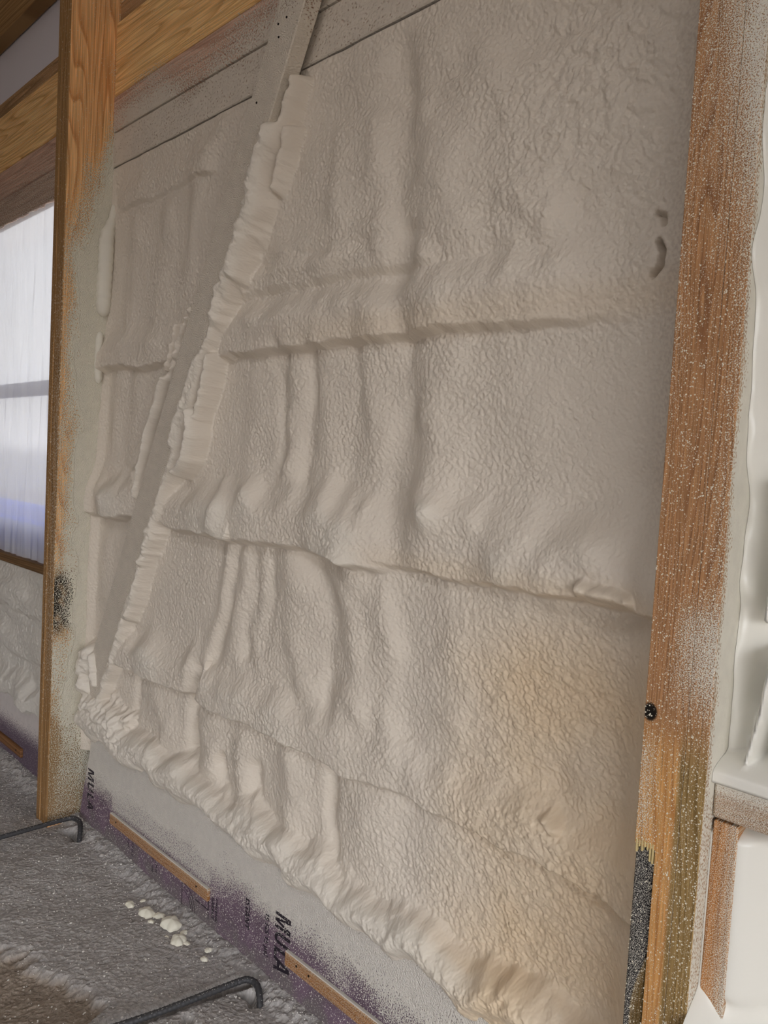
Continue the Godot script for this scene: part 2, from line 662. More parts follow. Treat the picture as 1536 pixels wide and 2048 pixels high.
# ---------------------------------------------------------------- posts
func build_posts(rng: RandomNumberGenerator) -> void:
	var nn := noise(3.0, 19, FastNoiseLite.TYPE_SIMPLEX_SMOOTH, 3)
	# ---- left post: side face towards the camera, front face in darker wood, its shade painted in
	var W := 144
	var H := 2048
	var wood := wood_rgb(W, H, true, 9.0, 4.5, wood_ramp(Color(0.93, 0.74, 0.52), Color(0.80, 0.57, 0.36)), 140)
	var dark := noise_bytes(W, H, 0.02, 8, 2)
	for r in H:                                                 # a dark stain below the middle, bleached wood at the foot
		var y := 3.3 - 3.3 * r / H
		var st := sm(1.02, 0.94, y) * sm(0.70, 0.80, y)
		var foot := sm(0.65, 0.30, y)
		for q in W:
			var k := (r * W + q) * 3
			var s := st * clampf(dark[r * W + q] / 120.0, 0.0, 1.0)
			for c in 3:
				var v := base_mix(wood[k + c], [118, 96, 66][c], foot * 0.7)
				wood[k + c] = int(v * (1.0 - s * 0.86))
	var cover := func(u: float, v: float) -> float:
		var z := lerpf(-0.04, 0.175, u)
		var y := lerpf(3.3, 0.0, v)
		var wob := 0.05 * nn.get_noise_2d(z * 3.0, y)
		var lim := lerpf(0.135, -0.06, sm(2.15, 2.85, y)) + wob       # wall side of this is white
		var d := sm(lim + 0.075, lim - 0.035, z)
		d = maxf(d, 0.30 * sm(2.5, 2.1, y))
		d = maxf(d, 0.9 * sm(0.78, 0.68, y) * sm(0.44, 0.55, y))
		d *= lerpf(1.0, 0.72, sm(0.45, 0.2, y) * sm(-0.02, 0.09, z))
		d *= lerpf(1.0, 0.62, sm(0.2, 0.06, y))
		return clampf(d, 0.02, 1.0)
	var side := tex_mat(coat(W, H, wood, cover, 0.28, 31, Color(0.985, 0.985, 0.965)), 0.75, 0.35)
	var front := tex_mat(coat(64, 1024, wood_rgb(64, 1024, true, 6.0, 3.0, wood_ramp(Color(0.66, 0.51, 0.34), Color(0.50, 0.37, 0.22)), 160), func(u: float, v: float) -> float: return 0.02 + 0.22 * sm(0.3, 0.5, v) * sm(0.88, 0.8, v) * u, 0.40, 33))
	var sk_side := [side, [2, -0.04, 0.175, 1, 0.0, 3.3]]
	var sk_front := [front, [0, -PW, 0.0, 1, 0.0, 3.3]]
	var lp := thing("wall_post", "left timber post, its lower side sprayed white, beside the plastic-covered window", "post", Vector3(0, 0, 0), "timber posts")
	for k in 3:
		var xa := -PW + k * PW / 3.0
		var back: float = [0.0, 0.0015, 0.0][k]
		obj("ply", box(Vector3(xa + 0.0002, -0.08, -0.045), Vector3(xa + PW / 3.0 - 0.0002, 4.19, PZ - back), 0.003, [sk_side, sk_front, sk_front]), null, lp)

	# ---- right post: front face turned to the camera, white side face
	W = 128
	H = 2048
	var yt := 2.26
	var yb := 0.50
	wood = wood_rgb(W, H, true, 13.0, 4.0, wood_ramp(Color(0.71, 0.53, 0.37), Color(0.57, 0.40, 0.27)), 210)
	var olive := wood_rgb(W, H, true, 13.0, 4.0, wood_ramp(Color(0.63, 0.52, 0.34), Color(0.48, 0.38, 0.22)), 220)
	var orange := wood_rgb(W, H, true, 9.0, 3.0, wood_ramp(Color(0.82, 0.62, 0.39), Color(0.70, 0.48, 0.27)), 230)
	for r in H:
		var y := lerpf(yt, yb, float(r) / H)
		var low := sm(1.10, 0.98, y)
		for q in W:
			var u := float(q) / W
			var k := (r * W + q) * 3
			var ol := low * sm(0.56, 0.63, u)
			var og := low * (1.0 - sm(0.56, 0.63, u))
			for c in 3:
				wood[k + c] = int(wood[k + c] * (1.0 - ol - og) + olive[k + c] * ol + orange[k + c] * og)
			var kx := (u * PW - 0.0085) / 0.0105
			var ky := (y - 1.075) / 0.0135
			var kd := sqrt(kx * kx + ky * ky)
			if kd < 1.25:
				var f := 0.12 + 0.88 * sm(0.8, 1.25, kd)
				for c in 3:
					wood[k + c] = int(wood[k + c] * f)
	cover = func(u: float, v: float) -> float:
		var y := lerpf(yt, yb, v)
		var wob := nn.get_noise_2d(u * 0.5 + 9.0, y * 1.5)
		var d := 0.055 + 0.03 * wob
		d += 0.62 * sm(0.30, 1.0, u + 0.15 * wob) * sm(1.66, 2.05, y)
		d += 0.30 * sm(1.8, 2.2, y) * sm(0.0, 0.3, u)
		d += 0.55 * sm(0.25, 0.75, u + 0.1 * wob) * sm(1.29, 1.21, y) * sm(1.06, 1.16, y)
		d += 0.16 * sm(0.7, 1.0, u) * sm(0.95, 1.1, y)
		d += 0.35 * sm(0.35, 0.1, u) * sm(1.06, 1.0, y) * sm(0.84, 0.9, y)
		d += 0.10 * sm(0.25, 0.0, u) * sm(1.5, 1.6, y)
		return clampf(d, 0.03, 0.9)
	front = tex_mat(coat(W, H, wood, cover, 0.34, 41), 0.72, 0.10)
	sk_front = [front, [0, PL, PL + PW, 1, yb, yt]]
	var rw := wood_rgb(128, 1024, true, 8.0, 3.0, wood_ramp(Color(0.64, 0.50, 0.36), Color(0.5, 0.36, 0.24)), 250)
	cover = func(u: float, v: float) -> float:
		var z := lerpf(-0.04, 0.175, u)
		var y := lerpf(2.3, 0.4, v)
		var d := sm(0.185, 0.145, z + 0.012 * nn.get_noise_2d(z * 4.0, y * 3.0)) * 0.99
		d *= lerpf(1.0, 0.80, sm(1.75, 1.6, y) * sm(1.2, 1.35, y) * sm(0.12, 0.16, z))
		d = lerpf(d, 0.55, sm(1.02, 0.92, y) * sm(0.45, 0.6, y))
		return clampf(d + 0.25, 0.0, 1.0)
	side = tex_mat(coat(128, 1024, rw, cover, 0.40, 43, Color(1.0, 1.005, 1.0)), 0.7, 0.10)
	sk_side = [side, [2, -0.04, 0.175, 1, 0.4, 2.3]]
	var rp := thing("wall_post", "right timber post of orange and olive plies speckled with foam droplets, nearest the camera", "post", Vector3.ZERO, "timber posts")
	var third := PW / 3.0
	obj("ply", box(Vector3(PL, 0.857, -0.045), Vector3(PL + third - 0.0001, 4.19, PZ), 0.0008, [sk_side, sk_front, sk_front]), null, rp)
	obj("ply", box(Vector3(PL + third + 0.0001, -0.08, -0.045), Vector3(PL + third * 2 - 0.0001, 4.19, PZ + 0.0003), 0.0006, [sk_side, sk_front, sk_front]), null, rp)
	obj("ply", box(Vector3(PL + third * 2 + 0.0001, -0.08, -0.045), Vector3(PL + PW, 4.19, PZ), 0.0012, [sk_side, sk_front, sk_front]), null, rp)
	# the lower length of the left ply carries a black coating, worn to olive wood on its right
	var lw := wood_rgb(48, 512, true, 3.0, 2.0, wood_ramp(Color(0.46, 0.37, 0.22), Color(0.37, 0.29, 0.16)), 260)
	for r in 512:
		var y := lerpf(0.86, 0.40, r / 512.0)
		for q in 48:
			var u := q / 48.0
			var lim := lerpf(0.30, 1.25, sm(0.58, 0.75, y)) + 0.04 * nn.get_noise_2d(3.0, y * 40.0)
			var f := sm(lim - 0.05, lim + 0.03, u)
			for c in 3:
				var k := (r * 48 + q) * 3 + c
				lw[k] = int(lerpf([24, 22, 24][c], lw[k], f))
	var lm := tex_mat(coat(48, 512, lw, func(u: float, v: float) -> float: return lerpf(0.34, 0.07, sm(lerpf(1.2, 0.25, sm(0.2, 0.65, v)), lerpf(1.5, 0.5, sm(0.2, 0.65, v)), u)), 0.42, 47), 0.6, 0.08)
	var sl := [lm, [0, PL, PL + third, 1, 0.40, 0.86]]
	obj("coated_ply", box(Vector3(PL, -0.08, -0.045), Vector3(PL + third - 0.0022, 0.853, PZ - 0.006), 0.003, [sl, sl, sl]), null, rp).set_meta("label", "black-coated lower length of the left ply")
	var sp := ArrayMesh.new()
	var pale := flat(Color(0.80, 0.72, 0.52), 0.8)
	for k in 7:
		var xx := PL + 0.002 + k * 0.0045
		var ln: float = [0.016, 0.006, 0.012, 0.004, 0.007, 0.024, 0.026][k]
		plain_box(Vector3(xx, 0.86 - ln, PZ - 0.006), Vector3(xx + 0.0032, 0.866, PZ + 0.0008), pale, 0.0008, sp)
	obj("splinter_fringe", sp, null, rp)
	# droplets standing on the front
	var spots := []
	for k in 4200:
		var y := rng.randf_range(0.5, 2.2)
		var u := rng.randf()
		if rng.randf() > 0.45 + 0.55 * u:
			continue
		spots.append([Vector3(PL + u * PW, y, PZ - (0.006 if u < 0.31 and y < 0.853 else 0.0)), Vector3(0, 0, 1), rng.randf_range(0.0006, 0.0015)])
	droplets(rp, "foam_droplets", spots, flat(Color(0.90, 0.87, 0.80), 0.6))

func base_mix(a: float, b: float, t: float) -> float:
	return a + (b - a) * t

# ---------------------------------------------------------------- diagonal brace
func build_brace() -> void:
	var a := Vector2(0.030, 0.50)
	var b := Vector2(1.203, 2.87)
	var along := (b - a)
	var o := thing("diagonal_brace", "long diagonal wooden brace coated with foam, leaning across the foam panel", "brace", Vector3(a.x, a.y, 0))
	o.rotation.z = atan2(along.y, along.x) - PI / 2
	var L := along.length()
	var nn := noise(2.5, 61, FastNoiseLite.TYPE_SIMPLEX_SMOOTH, 3)
	var wood := wood_rgb(80, 2048, true, 6.0, 3.0, wood_ramp(Color(0.60, 0.46, 0.38), Color(0.48, 0.35, 0.28)), 300)
	var cover := func(u: float, v: float) -> float:
		return 1.0 - 0.55 * sm(0.10, 0.0, v + 0.03 * nn.get_noise_2d(u, v * 9.0)) * sm(0.95, 0.4, u)
	var m := tex_mat(coat(80, 2048, wood, cover, 0.26, 63, Color(0.96, 0.94, 0.925)), 0.8, 0.35)
	var sk := [m, [0, 0.0, 0.118, 1, 0.0, L]]
	var sx := [m, [2, 0.0, 0.2, 1, 0.0, L]]
	obj("plank", box(Vector3(0, 0, 0.02), Vector3(0.118, L, 0.072), 0.003, [sx, sk, sk]), null, o)
	var nail := flat(Color(0.12, 0.10, 0.09), 0.5, 0.6)
	for p in [[0.03, L - 0.27], [0.06, L - 0.25], [0.05, L - 0.30], [0.035, L - 0.47]]:
		var c := CylinderMesh.new()
		c.top_radius = 0.003
		c.bottom_radius = 0.003
		c.height = 0.003
		c.radial_segments = 8
		var n := obj("nail_head", c, nail, o)
		n.rotation.x = PI / 2
		n.position = Vector3(p[0], p[1], 0.0725)

# ---------------------------------------------------------------- foam of the main bay
func build_main_foam(rng: RandomNumberGenerator) -> void:
	var f := Field.new(0.0, PL + 0.002, 0.27, 2.516, STEP)
	f.bend(500)
	# thin at the top, thicker towards the bottom, with slow swells
	var swell := noise(2.6, 3, FastNoiseLite.TYPE_SIMPLEX_SMOOTH, 2)
	for j in f.ny:
		var y := f.y0 + j * f.dy
		var b := lerpf(0.030, -0.004, sm(0.5, 2.3, y))
		for i in f.nx:
			var x := f.x0 + i * f.dx
			var e := sm(2.16, 2.315, x)
			f.h[j * f.nx + i] = b + 0.006 * swell.get_noise_2d(x * 1.4, y * 0.7) + 0.085 * e * e + 0.02 * sm(0.05, 0.0, x) * sm(2.2, 1.2, y)
	# bands over the girts with their lips
	f.ledge(1.76, 0.17, 0.034, 0.05, 1.95, 0.25, 11, 0.02)
	f.ledge(1.935, 0.085, 0.020, 0.85, 1.62, 0.3, 12, 0.03, 0.008)
	f.ledge(2.03, 0.30, 0.016, 1.1, 2.05, 0.2, 13, 0.05, 0.006)
	f.ledge(2.345, 0.12, 0.015, 0.12, 0.66, 0.08, 14, 0.014, 0.01)
	f.ledge(1.215, 0.18, 0.052, 0.05, 1.45, 0.2, 15, 0.022)
	f.ledge(1.215, 0.20, 0.040, 1.75, 2.22, 0.25, 16, 0.016)
	f.ledge(0.68, 0.15, 0.034, 0.30, 2.24, 0.1, 17, 0.018)
	f.ledge(2.335, -0.0 + 0.10, -0.010, 1.25, 2.0, 0.15, 18, 0.05, 0.01)
	# swells of the panels between the bands
	for p in [[1.02, 1.58, 0.10, 0.010], [1.19, 1.58, 0.05, 0.010], [1.33, 1.56, 0.06, 0.010], [1.50, 1.55, 0.06, 0.012], [1.71, 1.52, 0.08, 0.014], [1.92, 1.55, 0.10, 0.006]]:
		f.stroke(0, p[2], p[3], [p[0] - 0.01, 1.80, p[0], 1.60, p[0] + 0.01, 1.36])
	for p in [[1.11, 1.14, 0.024, -0.012], [1.245, 1.25, 0.026, -0.012], [1.41, 1.43, 0.030, -0.007]]:
		f.stroke(0, p[2], p[3], [p[0], 1.75, (p[0] + p[1]) / 2 + 0.008, 1.60, p[1], 1.40])
	f.stroke(0, 0.046, -0.017, [1.50, 2.44, 1.54, 2.19, 1.565, 1.97, 1.585, 1.76, 1.60, 1.60, 1.59, 1.42, 1.595, 1.31, 1.625, 1.21, 1.65, 1.07, 1.67, 0.86, 1.685, 0.66, 1.69, 0.50], 0.55)
	f.stroke(0, 0.085, 0.016, [1.41, 2.36, 1.43, 2.19, 1.45, 2.06])
	f.stroke(0, 0.09, 0.014, [1.60, 2.36, 1.66, 2.2, 1.68, 2.08])
	f.stroke(0, 0.06, 0.015, [1.75, 2.36, 1.80, 2.25])
	f.stroke(0, 0.05, 0.012, [1.30, 2.30, 1.33, 2.2, 1.33, 2.1])
	f.stroke(0, 0.06, 0.020, [1.10, 1.99, 1.30, 1.99, 1.50, 1.985])
	f.stroke(0, 0.06, 0.024, [1.66, 1.97, 1.80, 1.98, 1.95, 1.965])
	f.stroke(0, 0.05, 0.012, [1.0, 1.84, 1.2, 1.84, 1.45, 1.85])
	f.stroke(0, 0.06, 0.014, [1.66, 1.86, 1.85, 1.86, 2.0, 1.86])
	for p in [[1.00, 1.37, 0.012], [1.18, 1.38, 0.012], [1.32, 1.37, 0.010], [1.48, 1.36, 0.014], [1.70, 1.38, 0.020], [1.80, 1.36, 0.012]]:
		f.stroke(0, 0.045, p[2], [p[0] - 0.015, p[1], p[0] + 0.015, p[1] - 0.02])
	f.stroke(0, 0.035, 0.024, [0.885, 1.36, 0.90, 1.29, 0.895, 1.25])
	f.stroke(0, 0.09, 0.024, [1.98, 1.27, 2.10, 1.27, 2.2, 1.25])
	f.stroke(0, 0.10, -0.012, [1.95, 1.40, 2.10, 1.39, 2.2, 1.39])
	# panel e - f: a step, then ridges
	f.stroke(2, 0.035, -0.016, [0.95, 1.18, 0.92, 1.01, 0.865, 0.83])
	f.stroke(0, 0.026, -0.011, [1.05, 1.16, 1.05, 1.03, 1.03, 0.87])
	f.stroke(0, 0.050, 0.010, [0.985, 1.15, 0.985, 1.0, 0.96, 0.87])
	f.stroke(0, 0.028, -0.007, [1.12, 1.16, 1.125, 1.05, 1.12, 0.92])
	f.stroke(0, 0.034, 0.008, [1.085, 1.16, 1.085, 1.05, 1.08, 0.92])
	f.stroke(0, 0.056, 0.013, [1.22, 1.15, 1.26, 1.06, 1.27, 0.95])
	f.stroke(0, 0.036, -0.017, [1.29, 1.19, 1.36, 1.11, 1.40, 0.99, 1.41, 0.83], 0.6)
	f.stroke(0, 0.055, 0.018, [1.46, 1.17, 1.50, 1.02, 1.52, 0.86])
	f.stroke(0, 0.060, 0.014, [1.58, 1.17, 1.60, 1.05, 1.62, 0.9])
	f.stroke(0, 0.080, 0.010, [1.80, 1.10, 1.80, 0.9])
	for p in [[0.50, 0.77, 0.07], [0.80, 0.78, 0.06], [0.98, 0.80, 0.06], [1.12, 0.86, 0.05], [1.30, 0.85, 0.06], [1.48, 0.84, 0.05], [1.62, 0.82, 0.05]]:
		f.stroke(0, p[2], 0.014, [p[0], p[1], p[0] + 0.03, p[1] - 0.03])
	# lowest panel
	f.stroke(0, 0.022, -0.024, [0.41, 0.66, 0.39, 0.57, 0.39, 0.46])
	f.stroke(0, 0.030, -0.034, [0.80, 0.77, 0.765, 0.63, 0.76, 0.50, 0.81, 0.38])
	f.stroke(0, 0.018, -0.024, [0.94, 0.52, 0.99, 0.41])
	f.stroke(0, 0.020, -0.024, [1.11, 0.54, 1.135, 0.40])
	f.stroke(0, 0.022, -0.022, [1.43, 0.64, 1.44, 0.51, 1.455, 0.42])
	f.stroke(0, 0.07, 0.020, [0.58, 0.60, 0.60, 0.48])
	f.stroke(0, 0.06, 0.020, [0.87, 0.60, 0.89, 0.46])
	f.stroke(0, 0.05, 0.018, [1.05, 0.58, 1.06, 0.44])
	f.stroke(0, 0.07, 0.018, [1.27, 0.60, 1.30, 0.42])
	f.stroke(0, 0.10, 0.018, [1.60, 0.56, 1.62, 0.40])
	# the roll along the bottom, over the top of the rigid board
	f.stroke(1, 0.090, 0.100, [0.06, 0.405, 0.45, 0.40, 0.7, 0.395, 1.0, 0.385, 1.3, 0.375, 1.6, 0.36, 1.95, 0.355, 2.31, 0.355], 1.0, 0.03, 0.25)
	f.stroke(1, 0.10, 0.100, [0.10, 0.47, 0.22, 0.46, 0.36, 0.42], 1.0, 0.03, 0.7)
	# foam built up along the right edge of the brace: one long fillet, then fatter lengths on it
	f.stroke(1, 0.024, 0.060, [1.158, 2.47, 1.090, 2.34, 1.050, 2.26], 1.0, 0.006, 0.7)
	f.stroke(1, 0.038, 0.076, [1.085, 2.33, 1.040, 2.25, 0.936, 2.04, 0.831, 1.83, 0.762, 1.69, 0.677, 1.52, 0.583, 1.33, 0.489, 1.14, 0.369, 0.90, 0.275, 0.71, 0.185, 0.53, 0.14, 0.44], 1.0, 0.008, 0.45)
	f.stroke(1, 0.056, 0.092, [1.075, 2.34, 1.040, 2.25, 1.008, 2.154, 0.975, 2.08, 0.930, 1.99], 1.0, 0.012, 0.5)
	f.stroke(1, 0.026, 0.055, [1.130, 2.34, 1.115, 2.26, 1.085, 2.20], 1.0, 0.008, 1.0)
	f.stroke(1, 0.046, 0.084, [0.925, 2.00, 0.880, 1.93, 0.845, 1.85], 1.0, 0.012, 0.9)
	f.stroke(1, 0.044, 0.084, [0.772, 1.74, 0.722, 1.66, 0.680, 1.58, 0.635, 1.48], 1.0, 0.008, 0.4)
	f.stroke(1, 0.022, 0.076, [0.825, 1.745, 0.806, 1.672, 0.780, 1.60, 0.760, 1.56], 1.0, 0.006, 0.6)
	f.stroke(1, 0.032, 0.096, [0.742, 1.575, 0.748, 1.50, 0.725, 1.43, 0.672, 1.39], 1.0, 0.006, 0.3)
	f.stroke(1, 0.034, 0.082, [0.520, 1.19, 0.492, 1.12, 0.462, 1.06], 1.0, 0.010, 1.2)
	f.stroke(1, 0.034, 0.080, [0.455, 1.04, 0.420, 0.97, 0.368, 0.86], 1.0, 0.008, 0.5)
	# and along its left edge
	f.stroke(1, 0.026, 0.058, [0.700, 1.92, 0.65, 1.843, 0.600, 1.767, 0.545, 1.668], 1.0, 0.010, 1.4)
	f.stroke(1, 0.018, 0.050, [0.590, 1.866, 0.559, 1.783, 0.53, 1.72], 1.0, 0.010, 1.4)
	f.stroke(1, 0.024, 0.076, [0.548, 1.685, 0.498, 1.59, 0.455, 1.506, 0.417, 1.402, 0.388, 1.295], 1.0, 0.006, 0.5)
	f.stroke(1, 0.028, 0.048, [0.33, 1.38, 0.33, 1.33, 0.35, 1.28], 1.0, 0.014, 1.4)
	f.stroke(1, 0.070, 0.104, [0.085, 0.66, 0.055, 0.60, 0.07, 0.545], 1.0, 0.008, 0.7)
	f.stroke(1, 0.040, 0.092, [0.13, 0.665, 0.15, 0.58], 1.0, 0.008, 0.7)
	# relief of the strip between the left post and the brace
	for p in [[0.20, 2.25, 0.18, 1.85, 0.05, 0.010], [0.42, 2.28, 0.40, 1.85, 0.06, 0.010], [0.62, 2.30, 0.56, 1.95, 0.05, 0.010], [0.14, 1.70, 0.13, 1.40, 0.05, 0.010], [0.30, 1.70, 0.28, 1.42, 0.06, 0.010], [0.74, 2.46, 0.70, 2.38, 0.05, 0.012], [0.14, 1.14, 0.12, 0.90, 0.05, 0.012]]:
		f.stroke(0, p[4], p[5], [p[0], p[1], p[2], p[3]])
	f.stroke(0, 0.05, 0.022, [0.10, 1.33, 0.14, 1.28])
	# round lump and hollow near the right post, and at the right end of the e lip
	f.stroke(1, 0.045, 0.075, [2.085, 0.775, 2.10, 0.765], 1.0, 0.03, 1.0)
	f.stroke(0, 0.05, -0.014, [2.08, 0.83, 2.02, 0.83])
	f.stroke(1, 0.030, 0.105, [2.12, 1.235, 2.18, 1.215, 2.235, 1.21], 1.0, 0.02, 0.3)
	f.stroke(1, 0.05, 0.09, [2.03, 0.39, 2.08, 0.37])
	# shallow pocket with dark cracks beside the right post
	f.stroke(0, 0.004, -0.02, [2.185, 1.925, 2.20, 1.918, 2.203, 1.902], 1.0, 0.004)
	f.stroke(0, 0.004, -0.03, [2.197, 1.872, 2.209, 1.852, 2.206, 1.825, 2.19, 1.812], 1.0, 0.004)
	f.stroke(0, 0.06, 0.014, [2.14, 1.82, 2.17, 1.85])
	# crust: wavy orange peel everywhere, coarse ripples top right, stipple on the lips
	var fine := stretched_bytes(f.nx, f.ny, f.nx, int(f.ny * 0.72), STEP / 0.0118, 51, 1)
	var grit := noise_bytes(f.nx, f.ny, STEP / 0.0088, 52, 1, 2.0)
	var rip := noise_bytes(f.nx, f.ny, STEP / 0.045, 53, 2, 12.0)
	var patch := noise(3.5, 54, FastNoiseLite.TYPE_SIMPLEX_SMOOTH, 2)
	var warm := Color(0.74, 0.575, 0.385)  # tan of yellower foam, with warm bounce off the wood painted in
	var base := Color(0.73, 0.655, 0.565)
	for j in f.ny:
		var y := f.y0 + j * f.dy
		for i in f.nx:
			var x := f.x0 + i * f.dx
			var k := j * f.nx + i
			var p := patch.get_noise_2d(x, y)
			var topright := sm(1.75, 2.0, x) * sm(1.85, 2.1, y)
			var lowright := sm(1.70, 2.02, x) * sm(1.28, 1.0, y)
			var lump := sm(0.055, 0.085, f.h[k]) * sm(0.3, 0.36, y) * (1.0 - sm(1.9, 2.0, x))
			var steep := absf(f.h[mini(k + 1, f.h.size() - 1)] - f.h[k]) / f.dx + absf(f.h[mini(k + f.nx, f.h.size() - 1)] - f.h[k]) / f.dy
			var calm := 1.0 / (1.0 + steep * steep * 0.8)
			var a := 0.0034 + 0.0012 * p
			a *= 1.0 - 0.45 * sm(1.9, 2.05, x) * sm(1.75, 1.6, y) * sm(1.35, 1.5, y)
			a *= sm(0.30, 0.345, y) * 0.85 + 0.15
			var g := 0.0013 + 0.0010 * sm(0.1, 0.5, p) + 0.0026 * lowright + 0.0012 * sm(2.12, 2.25, x)
			f.h[k] += calm * (a * (fine[k] / 255.0 - 0.5) + g * (grit[k] / 255.0 - 0.5) + (0.0022 + 0.008 * topright + 0.005 * lowright + 0.0015 * lump) * (rip[k] / 255.0 - 0.5))
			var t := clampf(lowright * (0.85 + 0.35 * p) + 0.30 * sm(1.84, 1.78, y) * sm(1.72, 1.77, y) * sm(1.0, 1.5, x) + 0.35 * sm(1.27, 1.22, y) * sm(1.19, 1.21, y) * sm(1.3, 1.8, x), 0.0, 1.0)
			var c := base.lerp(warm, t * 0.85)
			c = c.lerp(Color(0.78, 0.74, 0.66), lump * 0.5)
			var film := sm(2.17, 2.26, x) * sm(0.40, 0.75, grit[k] / 255.0) * sm(1.25, 1.5, y) * 0.35
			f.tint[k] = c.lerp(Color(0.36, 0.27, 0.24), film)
	var m := foam_material(0.46, 0.07, 3.6)
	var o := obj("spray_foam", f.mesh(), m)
	tag(o, "large cream spray foam panel with lumpy girt bands between the two posts", "insulation")
	# smooth sausage-shaped bead against the left post
	var pts := []
	var rad := []
	for k in 60:
		var t := k / 59.0
		var y := lerpf(2.385, 1.955, t)
		pts.append(Vector3(0.013 + 0.005 * sin(t * 5.0), y, lerpf(-0.004, 0.022, sm(0.05, 0.35, t))))
		var e := minf(t, 1.0 - t)
		rad.append(lerpf(0.014, 0.027, sm(0.1, 0.35, t)) * sqrt(minf(1.0, e * 14.0)) * (1.0 + 0.07 * sin(k * 1.35) + 0.03 * rng.randf_range(-1, 1)) + 0.0005)
	obj("foam_bead", tube(pts, rad, 18), flat(Color(0.89, 0.87, 0.82), 0.55), o)
	pts = []
	rad = []
	for k in 40:
		var t := k / 39.0
		pts.append(Vector3(0.004, lerpf(1.90, 1.70, t), 0.028 + 0.006 * sin(t * 3.1)))
		rad.append(0.013 * sqrt(minf(1.0, minf(t, 1.0 - t) * 10.0)) * (1.0 + 0.06 * sin(k * 1.1)) + 0.0005)
	obj("foam_bead", tube(pts, rad, 14), flat(Color(0.89, 0.87, 0.82), 0.55), o)

# ---------------------------------------------------------------- rigid boards, battens, lettering
func lettering(parent: Node, text: String, at: Vector3, cap: float, stretch: float, ink: Material, bold := true) -> void:
	var f := SystemFont.new()
	f.font_names = PackedStringArray(["Droid Sans"])
	f.font_weight = 700 if bold else 400
	var t := TextMesh.new()
	t.font = f
	t.text = text
	t.font_size = 64
	t.pixel_size = cap / 64.0 / 0.72
	t.depth = 0.0008
	t.horizontal_alignment = HORIZONTAL_ALIGNMENT_LEFT
	t.vertical_alignment = VERTICAL_ALIGNMENT_CENTER
	var o := obj("lettering", t, ink, parent)
	o.transform = Transform3D(Basis(Vector3(0, -stretch, 0), Vector3(1, 0, 0), Vector3(0, 0, 1)), at)

